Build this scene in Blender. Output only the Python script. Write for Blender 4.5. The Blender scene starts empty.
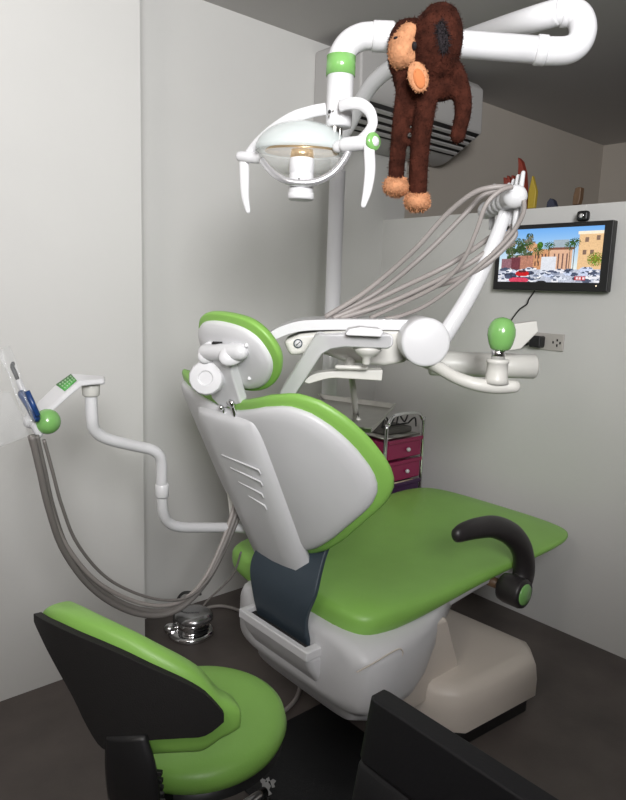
import bpy, bmesh, math, random
from mathutils import Vector as V, Matrix
random.seed(7)
C = bpy.context.scene.collection
# ------------------------------------------------------------------ camera
F, PIT, ROL, YAW, H = 660.2, .16405, -.034365, -.84901, 1.4
def _cam():
    cy, sy, cp, sp, cr, sr = math.cos(YAW), math.sin(YAW), math.cos(PIT), math.sin(PIT), math.cos(ROL), math.sin(ROL)
    fwd = V((sy*cp, cy*cp, -sp)); right = V((cy, -sy, 0)); down = fwd.cross(right)
    r2 = cr*right + sr*down; d2 = -sr*right + cr*down
    t = lambda v: V((v.y, -v.x, v.z))
    return t(r2), t(d2), t(fwd)
RT, DN, FW = _cam()
CAM = V((0, 0, H))
HD = V((FW.x, FW.y, 0)).normalized()          # horizontal heading
HR = V((HD.y, -HD.x, 0))                      # horizontal right
UP = V((0, 0, 1))
cd = bpy.data.cameras.new('camera'); co = bpy.data.objects.new('camera', cd); C.objects.link(co)
cd.sensor_fit = 'HORIZONTAL'; cd.sensor_width = 36; cd.lens = F/626*36; cd.clip_start = .02
co.matrix_world = Matrix(((RT.x, -DN.x, -FW.x, 0), (RT.y, -DN.y, -FW.y, 0), (RT.z, -DN.z, -FW.z, H), (0, 0, 0, 1)))
bpy.context.scene.camera = co
# sight lines of the survey: where a line from the viewpoint meets a known plane of the room
def ray(x, y): return RT*((x-313)/F) + DN*((y-400)/F) + FW
def onP(x, y, o, n): d = ray(x, y); return CAM + d*((V(o)-CAM).dot(n)/d.dot(n))
def onX(x, y, X): return onP(x, y, (X, 0, 0), V((1, 0, 0)))
def onY(x, y, Y): return onP(x, y, (0, Y, 0), V((0, 1, 0)))
def onZ(x, y, Z): return onP(x, y, (0, 0, Z), UP)
def onD(x, y, d): return onP(x, y, HD*d, HD)
def D(pts, d): return [onD(x, y, d) for x, y in pts]
def D3(pts): return [onD(x, y, d) for x, y, d in pts]
def Y_(pts, Y): return [onY(x, y, Y) for x, y in pts]

# ------------------------------------------------------------------ materials
MATS = {}
def mat(name, col, rough=.5, metal=0., spec=.5, noise=0., nscale=8., bump=0., bscale=60., coat=0., sheen=0., trans=0., emit=0., alpha=1., sss=0.):
    if name in MATS: return MATS[name]
    m = bpy.data.materials.new(name); m.use_nodes = True
    nt = m.node_tree; b = nt.nodes['Principled BSDF']; L = nt.links
    b.inputs['Base Color'].default_value = (*col, 1); b.inputs['Roughness'].default_value = rough
    b.inputs['Metallic'].default_value = metal; b.inputs['Specular IOR Level'].default_value = spec
    b.inputs['Coat Weight'].default_value = coat; b.inputs['Sheen Weight'].default_value = sheen
    b.inputs['Transmission Weight'].default_value = trans; b.inputs['Alpha'].default_value = alpha
    if emit: b.inputs['Emission Color'].default_value = (*col, 1); b.inputs['Emission Strength'].default_value = emit
    if noise or bump:
        tc = nt.nodes.new('ShaderNodeTexCoord')
    if noise:
        n = nt.nodes.new('ShaderNodeTexNoise'); n.inputs['Scale'].default_value = nscale; n.inputs['Detail'].default_value = 5
        L.new(tc.outputs['Object'], n.inputs['Vector'])
        r = nt.nodes.new('ShaderNodeValToRGB'); r.color_ramp.elements[0].position = .3; r.color_ramp.elements[1].position = .7
        r.color_ramp.elements[0].color = (*[max(0, c*(1-noise)) for c in col], 1)
        r.color_ramp.elements[1].color = (*[min(1, c*(1+noise)) for c in col], 1)
        L.new(n.outputs['Fac'], r.inputs['Fac']); L.new(r.outputs['Color'], b.inputs['Base Color'])
    if bump:
        n2 = nt.nodes.new('ShaderNodeTexNoise'); n2.inputs['Scale'].default_value = bscale; n2.inputs['Detail'].default_value = 4
        L.new(tc.outputs['Object'], n2.inputs['Vector'])
        bp = nt.nodes.new('ShaderNodeBump'); bp.inputs['Strength'].default_value = bump; bp.inputs['Distance'].default_value = .004
        L.new(n2.outputs['Fac'], bp.inputs['Height']); L.new(bp.outputs['Normal'], b.inputs['Normal'])
    MATS[name] = m; return m
WALL = mat('wall_paint', (.66, .655, .635), .75, noise=.015, nscale=3, bump=.12, bscale=45)
WALLB = mat('dimmed_wall_paint', (.50, .455, .40), .75, noise=.015, nscale=3)  # wall paint darkened and warmed: light falloff beyond the partition put into colour
WALLD = mat('low_bounce_wall', (.30, .29, .28), .8)  # for the unseen walls, darkened to cut the light they bounce back
CEIL = mat('ceiling_paint', (.50, .485, .475), .85, noise=.02, nscale=2)
FLOOR = mat('floor_vinyl', (.098, .082, .075), .55, noise=.22, nscale=5, bump=.1, bscale=90)
GREEN = mat('green_vinyl', (.25, .50, .10), .40, noise=.03, nscale=10, bump=.08, bscale=220)
GREENP = mat('green_plastic', (.20, .45, .13), .22, coat=.4)
WHITE = mat('white_plastic', (.70, .70, .715), .32, coat=.15)
SHELL = mat('white_moulding', (.64, .64, .655), .42, noise=.012, nscale=14)
CREAM = mat('cream_plastic', (.68, .67, .63), .38)
BASEW = mat('beige_plastic', (.62, .56, .50), .42)
SLATE = mat('slate_rubber', (.035, .052, .07), .5, bump=.1, bscale=120)
BLACKP = mat('black_plastic', (.012, .012, .013), .42)
ARMB = mat('dark_grey_urethane', (.022, .019, .02), .42)
LEATHER = mat('black_leather', (.006, .006, .0075), .55, spec=.35, bump=.06, bscale=180)
MESHB = mat('black_fabric', (.008, .007, .007), .75, bump=.3, bscale=400)
CHROME = mat('chrome', (.75, .75, .76), .12, 1.)
STEEL = mat('brushed_steel', (.46, .45, .42), .33, 1., noise=.06, nscale=30)
HOSE = mat('grey_hose', (.33, .30, .285), .45)
HOSED = mat('dark_grey_hose', (.19, .175, .165), .5)
GLASS = mat('lamp_glass', (.83, .9, .9), .12, trans=.0, alpha=.42, coat=.5)
AMBER = mat('amber_mirror', (.75, .55, .33), .25, .6)
FUR = mat('brown_plush', (.040, .0115, .007), .95, noise=.5, nscale=45, bump=.8, bscale=150, spec=.1)
FURD = mat('dark_plush', (.012, .008, .010), .95, noise=.4, nscale=70, bump=.8, bscale=150)
TAN = mat('tan_plush', (.50, .24, .125), .95, noise=.18, nscale=60, bump=.6, bscale=150, spec=.1)
MAGENTA = mat('magenta_drawer', (.30, .018, .085), .3)
PURPLE = mat('purple_drawer', (.06, .022, .075), .3)
BLUE = mat('blue_tube', (.012, .045, .16), .3, noise=.5, nscale=60)
SLEEVE = mat('clear_film', (.8, .82, .84), .12, alpha=.14, coat=1.)
LABELG = mat('keypad_green', (.09, .36, .08), .4)
SILVERK = mat('keypad_print', (.36, .58, .33), .4)
SOCKET = mat('socket_plate', (.50, .47, .44), .4)
DARKGAP = mat('dark_recess', (.015, .014, .014), .8)
ACW = mat('air_conditioner_white', (.46, .45, .44), .5)
MATB = mat('black_mat', (.008, .009, .011), .7, bump=.2, bscale=200)
GREYMARK = mat('grey_print', (.42, .42, .42), .6)
RED = mat('red_lacquer', (.24, .035, .02), .4)
YELLOW = mat('yellow_paint', (.42, .30, .03), .5)
NAVY = mat('navy_paint', (.03, .035, .06), .5)
BROWN = mat('brown_wood', (.13, .075, .04), .5, noise=.2, nscale=20)
POUCH = mat('grey_cloth', (.10, .095, .085), .8, bump=.3, bscale=150)
PAPER = mat('cream_paper', (.52, .42, .30), .7)
CLEARBOX = mat('frosted_box', (.62, .62, .60), .4, alpha=.75)

# ------------------------------------------------------------------ builders
def link(name, me, m=None, parent=None, smooth=True):
    o = bpy.data.objects.new(name, me); C.objects.link(o)
    if m:
        for k in (m if isinstance(m, (list, tuple)) else [m]): me.materials.append(k)
    if smooth:
        me.polygons.foreach_set('use_smooth', [True]*len(me.polygons))
    if parent:
        o.parent = parent
        loc = V((0, 0, 0)); q = parent
        while q: loc += q.location; q = q.parent
        o.matrix_parent_inverse = Matrix.Translation(-loc) if parent.type == 'EMPTY' else Matrix.Identity(4)
    return o
def fin(name, bm, m, parent=None, smooth=True, bevel=0., seg=3, sub=0, solid=0., ang=35):
    bmesh.ops.remove_doubles(bm, verts=bm.verts, dist=1e-6)
    bmesh.ops.recalc_face_normals(bm, faces=bm.faces)
    me = bpy.data.meshes.new(name); bm.to_mesh(me); bm.free()
    o = link(name, me, m, parent, smooth)
    if solid:
        s = o.modifiers.new('solid', 'SOLIDIFY'); s.thickness = solid; s.offset = 0
    if bevel:
        b = o.modifiers.new('bevel', 'BEVEL'); b.width = bevel; b.segments = seg; b.limit_method = 'ANGLE'; b.angle_limit = math.radians(ang)
        b.harden_normals = True
    if sub:
        s = o.modifiers.new('sub', 'SUBSURF'); s.levels = sub; s.render_levels = sub
    return o
def thing(name, loc, label, cat, group=None):
    o = bpy.data.objects.new(name, None); C.objects.link(o); o.location = loc; o.empty_display_size = .05
    return tag(o, label, cat, group)
def tag(o, label, cat, group=None):
    o['label'] = label; o['category'] = cat
    if group: o['group'] = group
    return o
def struct(o, label=None):
    o['kind'] = 'structure'
    if label: o['label'] = label
    return o
def cr(pts, n=8):
    """Catmull-Rom through points (any tuple length)"""
    P = [tuple(p) for p in pts]; P = [P[0]] + P + [P[-1]]; out = []
    for i in range(1, len(P)-2):
        for k in range(n):
            t = k/n
            out.append(tuple(.5*(2*b + (c-a)*t + (2*a-5*b+4*c-d)*t*t + (3*b-a-3*c+d)*t**3) for a, b, c, d in zip(P[i-1], P[i], P[i+1], P[i+2])))
    out.append(P[-2]); return out
def tube(bm, pts, rad, seg=14, smooth=0, flat=1.0, flatdir=None, caps=True):
    n0 = len(pts)
    rads = [rad]*n0 if not isinstance(rad, (list, tuple)) else list(rad)
    if smooth:
        q = cr([(*p, r) for p, r in zip(pts, rads)], smooth); pts = [V(a[:3]) for a in q]; rads = [a[3] for a in q]
    pts = [V(p) for p in pts]
    rings = []; N = None
    for i, p in enumerate(pts):
        t = (pts[min(i+1, len(pts)-1)] - pts[max(i-1, 0)]).normalized()
        if N is None:
            a = flatdir if flatdir else (UP if abs(t.z) < .9 else V((1, 0, 0)))
            N = (a - t*a.dot(t)).normalized()
        else: N = (N - t*N.dot(t)).normalized()
        B = t.cross(N)
        rings.append([bm.verts.new(p + (N*math.cos(2*math.pi*k/seg)*flat + B*math.sin(2*math.pi*k/seg))*rads[i]) for k in range(seg)])
    for a, b in zip(rings, rings[1:]):
        for k in range(seg): bm.faces.new((a[k], a[(k+1) % seg], b[(k+1) % seg], b[k]))
    if caps:
        bm.faces.new(rings[0]); bm.faces.new(rings[-1][::-1])
    return bm
def rtube(bm, pts, rad, seg=14, smooth=0, **k):
    """tube with rounded ends"""
    pts = [V(p) for p in pts]
    a = (pts[0]-pts[1]).normalized(); b = (pts[-1]-pts[-2]).normalized()
    rads = [rad]*len(pts) if not isinstance(rad, (list, tuple)) else list(rad)
    if smooth:
        q = cr([(*p, r) for p, r in zip(pts, rads)], smooth); pts = [V(x[:3]) for x in q]; rads = [x[3] for x in q]
    r0, r1 = rads[0], rads[-1]
    A = [(pts[0]+a*r0*math.sin(t), r0*max(math.cos(t), .05)) for t in (1.5, 1.1, .6)]
    Bq = [(pts[-1]+b*r1*math.sin(t), r1*max(math.cos(t), .05)) for t in (.6, 1.1, 1.5)]
    return tube(bm, [p for p, r in A]+pts+[p for p, r in Bq], [r for p, r in A]+rads+[r for p, r in Bq], seg, **k)
def lathe(bm, o, axis, prof, seg=24):
    """prof: (radius, distance along axis)"""
    o = V(o); t = V(axis).normalized(); a = UP if abs(t.z) < .9 else V((1, 0, 0)); N = (a-t*a.dot(t)).normalized(); B = t.cross(N)
    rings = [[bm.verts.new(o+t*z+(N*math.cos(2*math.pi*k/seg)+B*math.sin(2*math.pi*k/seg))*max(r, .0004)) for k in range(seg)] for r, z in prof]
    for x, y in zip(rings, rings[1:]):
        for k in range(seg): bm.faces.new((x[k], x[(k+1) % seg], y[(k+1) % seg], y[k]))
    bm.faces.new(rings[0]); bm.faces.new(rings[-1][::-1]); return bm
def prism(bm, outline, vec):
    a = [bm.verts.new(V(p)) for p in outline]; b = [bm.verts.new(V(p)+V(vec)) for p in outline]
    bm.faces.new(a); bm.faces.new(b[::-1]); n = len(a)
    for i in range(n): bm.faces.new((a[i], a[(i+1) % n], b[(i+1) % n], b[i]))
    return bm
def box(bm, x0, x1, y0, y1, z0, z1):
    return prism(bm, [(x0, y0, z0), (x1, y0, z0), (x1, y1, z0), (x0, y1, z0)], (0, 0, z1-z0))
def obox(bm, c, a, b, cc):
    """box by centre and three half-axis vectors"""
    c, a, b, cc = V(c), V(a), V(b), V(cc)
    return prism(bm, [c-a-b-cc, c+a-b-cc, c+a+b-cc, c-a+b-cc], cc*2)
def ball(bm, c, a, b, cc, u=20, v=14):
    c, a, b, cc = V(c), V(a), V(b), V(cc)
    rings = []
    for i in range(1, v):
        t = math.pi*i/v
        rings.append([bm.verts.new(c+cc*math.cos(t)+(a*math.cos(2*math.pi*k/u)+b*math.sin(2*math.pi*k/u))*math.sin(t)) for k in range(u)])
    p, q = bm.verts.new(c+cc), bm.verts.new(c-cc)
    for k in range(u):
        bm.faces.new((p, rings[0][k], rings[0][(k+1) % u])); bm.faces.new((q, rings[-1][(k+1) % u], rings[-1][k]))
    for x, y in zip(rings, rings[1:]):
        for k in range(u): bm.faces.new((x[k], y[k], y[(k+1) % u], x[(k+1) % u]))
    return bm
def grid(bm, rows, closed=False):
    vs = [[bm.verts.new(V(p)) for p in r] for r in rows]
    n = len(vs[0])
    for a, b in zip(vs, vs[1:]):
        for k in range(n if closed else n-1): bm.faces.new((a[k], a[(k+1) % n], b[(k+1) % n], b[k]))
    return vs
NB = bmesh.new

# ------------------------------------------------------------------ room
WY, WC, PX, CH = 2.41, 2.19, 2.56, 2.5        # left wall, its thicker front part, partition, ceiling height
X0, X1, Y0 = -2.3, 4.82, -2.6
def slab(name, m, *b): return struct(fin(name, box(NB(), *b), m, smooth=False))
slab('floor', FLOOR, X0, X1, Y0, WY, -.05, 0)
slab('ceiling', CEIL, X0, X1, Y0, WY, CH, CH+.05)
slab('wall_left', WALL, onY(143, 400, WC).x, PX+.16, WY, WY+.1, 0, CH)
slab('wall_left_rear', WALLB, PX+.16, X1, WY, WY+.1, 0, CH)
slab('wall_left_front', WALL, X0, onY(143, 400, WC).x, WC, WY+.1, 0, CH)
slab('wall_partition', WALL, PX, PX+.16, Y0, WY, 0, 1.77)
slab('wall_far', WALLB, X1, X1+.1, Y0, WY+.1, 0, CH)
slab('wall_right', WALLD, X0, X1, Y0-.1, Y0, 0, CH)
slab('wall_back', WALLD, X0-.1, X0, Y0-.1, WY+.1, 0, CH)

# ------------------------------------------------------------------ dental chair
CY = 1.515
chair = thing('dental_chair', (1.4, CY, 0), 'large reclined dental chair with lime green upholstery and white moulded back', 'dental chair')
# --- base block and plinth
bx = [(1.53, 1.12), (1.60, 1.05), (1.95, 1.02), (2.03, 1.09), (1.99, 1.86), (1.93, 1.92), (1.58, 1.92), (1.52, 1.86)]
def shrink(o, k, c=(1.76, 1.48)): return [((x-c[0])*k+c[0], (y-c[1])*k+c[1]) for x, y in o]
bm = NB()
rows = [[(x, y, z) for x, y in cr_] for z, cr_ in ((.065, bx), (.13, shrink(bx, 1.0)), (.18, shrink(bx, .985)), (.202, shrink(bx, .95)), (.21, shrink(bx, .88)))]
vs = grid(bm, rows, True); bm.faces.new(vs[0]); bm.faces.new(vs[-1][::-1])
fin('base_cover', bm, BASEW, chair, bevel=.006, ang=50)
bm = NB(); prism(bm, [(x, y, 0) for x, y in shrink(bx, .95)], (0, 0, .07)); fin('plinth', bm, BLACKP, chair, bevel=.006)
# lift arms from base block up into the body
for y0 in (1.16, 1.50):
    bm = NB(); prism(bm, [(1.36, y0, .20), (1.48, y0, .14), (1.60, y0, .14), (1.72, y0, .17), (1.62, y0, .40), (1.42, y0, .42)], (0, .16, 0))
    fin('lift_arm', bm, BASEW, chair, bevel=.015)
# --- white body below the seat
def ring(x, ya, yb, za, zb, e=5., n=40):
    out = []
    for k in range(n):
        t = 2*math.pi*k/n; c, s = math.cos(t), math.sin(t)
        out.append((x, (ya+yb)/2+(yb-ya)/2*math.copysign(abs(c)**(2/e), c), (za+zb)/2+(zb-za)/2*math.copysign(abs(s)**(2/e), s)))
    return out
bm = NB()
rows = [ring(1.195, 1.19, 1.64, .26, .42), ring(1.202, 1.13, 1.70, .235, .44), ring(1.225, 1.11, 1.72, .22, .45), ring(1.32, 1.105, 1.76, .20, .455),
        ring(1.42, 1.12, 1.80, .19, .455), ring(1.50, 1.14, 1.79, .22, .455), ring(1.60, 1.17, 1.78, .33, .455), ring(1.70, 1.2, 1.76, .40, .455)]
vs = grid(bm, rows, True); bm.faces.new(vs[0]); bm.faces.new(vs[-1][::-1])
body = fin('body_cover', bm, SHELL, chair)
# lower lip of the body
bm = NB(); rows = [ring(1.25, 1.20, 1.66, .165, .26), ring(1.30, 1.18, 1.68, .15, .26), ring(1.46, 1.18, 1.68, .15, .26)]
vs = grid(bm, rows, True); bm.faces.new(vs[0]); bm.faces.new(vs[-1][::-1]); fin('body_skirt', bm, SHELL, chair)
# moulded groove lines on the body side
bm = NB()
tube(bm, [onY(x, y, 1.113) for x, y in ((357, 672), (372, 664), (396, 650), (402, 650), (402, 656), (394, 672))], .0022, 6, 5)
fin('side_moulding', bm, BASEW, chair)
# --- seat pan and cushion
def zt(x): return .50+.035*(x-1.25)/.5 if x < 1.75 else .535
XS = [(1.235, .24, .435, .50), (1.245, .29, .415, .52), (1.27, .33, .402, .532), (1.33, .353, .40, .54), (1.45, .36, .405, .535), (1.6, .36, .42, .525), (1.8, .365, .445, .525),
      (1.95, .375, .462, .53), (2.1, .385, .475, .532), (2.25, .385, .487, .532), (2.34, .36, .493, .53), (2.385, .31, .497, .525), (2.41, .22, .502, .518)]
XS = cr(XS, 3)
def seat_ring(x, hw, za, zb, n=48, e=3.2):
    out = []; zm, hz = (za+zb)/2, (zb-za)/2
    for k in range(n):
        t = 2*math.pi*k/n; c, s = math.cos(t), math.sin(t)
        yy = math.copysign(abs(c)**(2/e), c); z = zm+hz*math.copysign(abs(s)**(2/e), s)
        if s > 0: z -= .022*(1-abs(yy)**2)*min(1, max(0, (2.3-x)/.4))
        out.append((x, CY+hw*yy, z))
    return out
bm = NB(); vs = grid(bm, [seat_ring(*a) for a in XS], True); bm.faces.new(vs[0]); bm.faces.new(vs[-1][::-1])
fin('seat_cushion', bm, GREEN, chair)
bm = NB(); rows = [seat_ring(x, hw-.035, za-.035*min(1, (2.36-x)*5), za+.03, e=4) for x, hw, za, zb in XS if 1.3 < x < 2.34]
vs = grid(bm, rows, True); bm.faces.new(vs[0]); bm.faces.new(vs[-1][::-1]); fin('seat_pan', bm, SHELL, chair)
# --- backrest: curved surface (v up the back, s sideways, f towards the sitter)
BA, BO = math.radians(25), V((1.255, CY, .56))
BU, BN = V((-math.sin(BA), 0, math.cos(BA))), V((math.cos(BA), 0, math.sin(BA)))
def bk(v, s, f=0.): return BO + BU*v + V((0, s, 0)) + BN*(f + 1.2*max(abs(s)-.1, 0)**2)
ST = [(0, .02, .588), (.05, .03, .588), (.1, .058, .60), (.15, .08, .612), (.2, .105, .624), (.27, .155, .628), (.32, .20, .606), (.36, .235, .563), (.39, .262, .512), (.41, .287, .462), (.425, .318, .408), (.43, .345, .375)]
def lim(s):
    s = abs(s)
    for (a, p, q), (b, r, t) in zip(ST, ST[1:]):
        if s <= b: k = (s-a)/(b-a); return p+(r-p)*k, q+(t-q)*k
    return ST[-1][1:]
NC, NR = 40, 16
def backlayers(layers, s_max=.43, vlo=None):
    bm = NB(); G = []
    for ins, off in layers:
        g = []
        for i in range(NC+1):
            s = s_max*math.sin(math.pi/2*(2*i/NC-1)); a, b = lim(s)
            ks, kv = 1-ins/s_max, 1-ins/.29
            g.append([bk(.33+(a+(b-a)*j/NR-.33)*kv, s*ks, off) for j in range(NR+1)])
        G.append(g)
    def peri(g): return [g[0][j] for j in range(NR+1)]+[g[i][NR] for i in range(1, NC+1)]+[g[NC][j] for j in range(NR-1, -1, -1)]+[g[i][0] for i in range(NC-1, 0, -1)]
    grid(bm, G[0]); grid(bm, G[-1]); grid(bm, [peri(g) for g in G], True)
    return bm
fin('back_cushion', backlayers([(.02, .002), (.008, .004), (.002, .010), (.002, .018), (.014, .034), (.032, .044), (.06, .050)]), GREEN, chair)
fin('back_shell', backlayers([(.030, .008), (.027, -.006), (.032, -.013), (.042, -.018), (.06, -.020)]), SHELL, chair)
# spine panel, wider ridge down the middle
def spine(bm, rows):
    R = []
    for v, hw, f in rows:
        prof = [(-hw-.030, -.016), (-hw-.012, f*.7), (-hw+.004, f), (-hw*.5, f-.004), (0, f-.006), (hw*.5, f-.004), (hw-.004, f), (hw+.012, f*.7), (hw+.030, -.016)]
        R.append([bk(v, s, q) if abs(s) < .1 else BO+BU*v+V((0, s, 0))+BN*q for s, q in prof] + [BO+BU*v+V((0, s, 0))+BN*.0 for s in (hw+.02, 0, -hw-.02)])
    vs = grid(bm, R, True); bm.faces.new(vs[0]); bm.faces.new(vs[-1][::-1]); return bm
fin('spine_cover', spine(NB(), cr([(-.012, .098, -.030), (-.006, .108, -.042), (.03, .113, -.047), (.2, .118, -.047), (.4, .122, -.046), (.50, .122, -.043), (.545, .116, -.036), (.557, .108, -.024)], 4)), SHELL, chair)
for a, b in (((222, 455), (259, 470)), ((231, 468), (261, 482)), ((239, 482), (262, 494)), ((249, 496), (265, 506))):
    bm = NB(); o_ = BO-BN*.0515; p, q = onP(*a, o_, BN), onP(*b, o_, BN)
    rtube(bm, [p, q, q+BU*-.012], .0026, 8); fin('vent_rib', bm, SHELL, chair)
# slate rubber cover between back and body
prof = cr([(1.262, .68), (1.225, .62), (1.195, .57), (1.176, .51), (1.176, .45), (1.187, .40), (1.20, .36)], 6)
bm = NB(); grid(bm, [[(x, 1.458+(.125+.028*math.exp(-((z-.55)/.07)**2))*a, z) for a in (-1, -.96, -.5, 0, .5, .96, 1)] for x, z in prof])
fin('hinge_cover', bm, SLATE, chair, solid=.016, bevel=.005)
# white slot frame the cover runs into, with its wedge shaped support
bm = NB()
zr = .392
o = [(1.140, 1.285), (1.26, 1.285), (1.26, 1.62), (1.140, 1.62)]; i_ = [(1.160, 1.315), (1.222, 1.315), (1.222, 1.60), (1.160, 1.60)]
for z0, z1 in ((zr-.03, zr),):
    va = [[bm.verts.new((x, y, z)) for x, y in L] for L, z in ((o, z0), (o, z1), (i_, z1), (i_, z0))]
    for A, B in zip(va, va[1:]+va[:1]):
        for k in range(4): bm.faces.new((A[k], A[(k+1) % 4], B[(k+1) % 4], B[k]))
fin('slot_frame', bm, WHITE, chair, bevel=.005)
bm = NB(); prism(bm, [(1.141, 1.287, .372), (1.25, 1.287, .372), (1.25, 1.287, .22), (1.205, 1.287, .26), (1.16, 1.287, .325)], (0, .332, 0)); fin('slot_support', bm, SHELL, chair, bevel=.02)
bm = NB(); box(bm, 1.160, 1.222, 1.315, 1.60, .36, .376); fin('slot_recess', bm, DARKGAP, chair)
# --- armrest
ap = Y_([(519, 588), (524, 570), (522, 550), (512, 535), (495, 527), (478, 528), (466, 531), (459, 534)], 1.105)
bm = NB(); rtube(bm, ap, [.044, .042, .040, .039, .036, .033, .030, .026], 20, 6, flat=.8, flatdir=V((0, 1, 0)))
arm = fin('armrest', bm, ARMB, chair)
pv = onY(513, 590, 1.10)
bm = NB(); lathe(bm, pv+V((0, .05, 0)), (0, -1, 0), [(.026, 0), (.046, .012), (.05, .03), (.05, .085), (.046, .094), (.0, .095)]); fin('armrest_hub', bm, ARMB, chair)
bm = NB(); lathe(bm, pv+V((0, -.044, 0)), (0, -1, 0), [(.036, -.002), (.036, .002), (.033, .005), (0, .006)]); fin('hub_cap', bm, GREENP, chair)['label'] = 'green round cap'
bm = NB(); lathe(bm, pv+V((0, .16, 0)), (0, -1, 0), [(.018, 0), (.018, .12)]); fin('pivot_pin', bm, BROWN, chair)
# --- headrest
hc = onY(237, 355, 1.43)
hn = V((.80, .12, .46)).normalized()           # towards the sitter's head
ho = [(197, 327), (199, 318), (207, 313), (224, 314), (246, 320), (262, 331), (274, 346), (280, 360), (279, 376), (271, 387), (258, 392), (243, 391), (226, 384), (210, 369), (201, 350)]
hw = [(199, 334), (200, 327), (206, 321), (222, 321), (243, 327), (258, 337), (268, 350), (273, 362), (272, 374), (266, 384), (256, 388), (244, 387), (229, 381), (214, 368), (204, 351)]
def plate(outline, layers, n=5):
    P = [V(q) for q in cr(outline+outline[:1], n)[:-1]]
    P = [onP(q.x, q.y, hc, hn) for q in [V((p.x, p.y, 0)) for p in P]]
    c = sum(P, V())/len(P); bm = NB()
    vs = grid(bm, [[c+(p-c)*k+hn*f for p in P] for k, f in layers], True)
    bm.faces.new(vs[0]); bm.faces.new(vs[-1][::-1]); return bm
fin('headrest_cushion', plate([(x, y, 0) for x, y in ho], [(.5, .0), (.95, .0), (.98, .003), (.985, .008), (.97, .016), (.93, .024), (.86, .031), (.7, .038), (.3, .041)]), GREEN, chair)
fin('headrest_shell', plate([(x, y, 0) for x, y in hw], [(.3, -.020), (.7, -.018), (.93, -.012), (.985, -.006), (1, .004), (.98, .012)]), WHITE, chair)
def hp(x, y, f): return onP(x, y, hc+hn*f, hn)
bm = NB()                                       # two lobed hinge block
for c, a in (((209, 352), 9.5), ((233, 354), 11)):
    p = hp(c[0], c[1], -.035); ball(bm, p, (HR*.031 if c[0] > 220 else HR*.022), hn*.03, UP*.026)
rtube(bm, [hp(206, 352, -.04), hp(240, 352, -.03)], .022, 14)
fin('headrest_hinge', bm, WHITE, chair)
bm = NB(); obox(bm, hp(217, 343, -.029), HR*.012, UP*.0022, hn*.003); fin('hinge_slot', bm, DARKGAP, chair)
bm = NB(); prism(bm, [hp(x, y, -.045) for x, y in ((205, 352), (229, 356), (232, 375), (241, 404), (222, 409), (211, 398))], hn*.03); fin('headrest_bracket', bm, WHITE, chair, bevel=.006)
kp = hp(206, 378, -.075); ka = (V((-.62, -.66, .1))).normalized()
bm = NB(); lathe(bm, kp-ka*.03, ka, [(.030, 0), (.047, .002), (.047, .028), (.043, .036), (.02, .038), (.018, .034), (0, .034)], 14); fin('headrest_knob', bm, WHITE, chair, bevel=.002)
for x, y in ((212, 335), ): pass
for x, y in ((247, 345), (250, 378)):
    bm = NB(); p = hp(x, y, -.018); ball(bm, p, HR*.006, UP*.006, hn*.006, 10, 8); fin('shell_button', bm, WHITE, chair)
for x, y, s in ((232, 403, 1.15), (222, 407, .8)):
    p = hp(x, y, -.055); bm = NB(); lathe(bm, p, -hn, [(.011*s, 0), (.011*s, .008), (.006*s, .010), (0, .010)], 16); rtube(bm, [p+hn*.0, p-UP*.035*s+hn*.004+HR*.008], .006*s, 10)
    fin('clamp_screw', bm, CHROME, chair)

# ------------------------------------------------------------------ dental unit (delivery console on its arms)
unit = thing('dental_unit', onD(425, 343, 1.8), 'white dental delivery console with round end disc, whip arm and green ball handle', 'dental unit')
bm = NB(); prism(bm, D([(283, 341), (300, 334), (345, 329), (402, 329), (408, 362), (385, 366), (345, 362), (326, 355), (306, 354), (290, 356)], 1.80), HD*.17); fin('console', bm, CREAM, unit, bevel=.012)
bm = NB(); rim = cr([(262, 344), (268, 339), (280, 332), (300, 326), (330, 324.5), (370, 324.5), (425, 325)], 5)
for k, d in enumerate((1.79,)):
    top = [(x, y-5) for x, y in rim]; bot = [(x, y+5.5) for x, y in rim][::-1]
    prism(bm, D(top+bot, d), HD*.24)
fin('console_top', bm, WHITE, unit, bevel=.012)
dc = onD(426, 342.5, 1.70)
bm = NB(); lathe(bm, dc, HD, [(.055, 0), (.061, .002), (.0635, .008), (.0635, .24), (.058, .246)], 48); fin('end_disc', bm, WHITE, unit)
bm = NB(); gp = onD(298, 343.5, 1.80); lathe(bm, gp, -HD, [(.0125, -.002), (.0125, .004), (.010, .005), (.0095, .003), (0, .003)], 24); g = fin('pressure_gauge', bm, SLATE, unit); g['label'] = 'round dark ringed gauge'
bm = NB(); lathe(bm, gp-HD*.0032, -HD, [(.0095, 0), (.0095, .0008)], 24); fin('gauge_dial', bm, WHITE, g); 
bm = NB(); obox(bm, gp-HD*.005, (HR*.6+UP*.6)*.008, (HR*-.6+UP*.6)*.0012, HD*.0006); fin('gauge_needle', bm, BLACKP, g)
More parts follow.
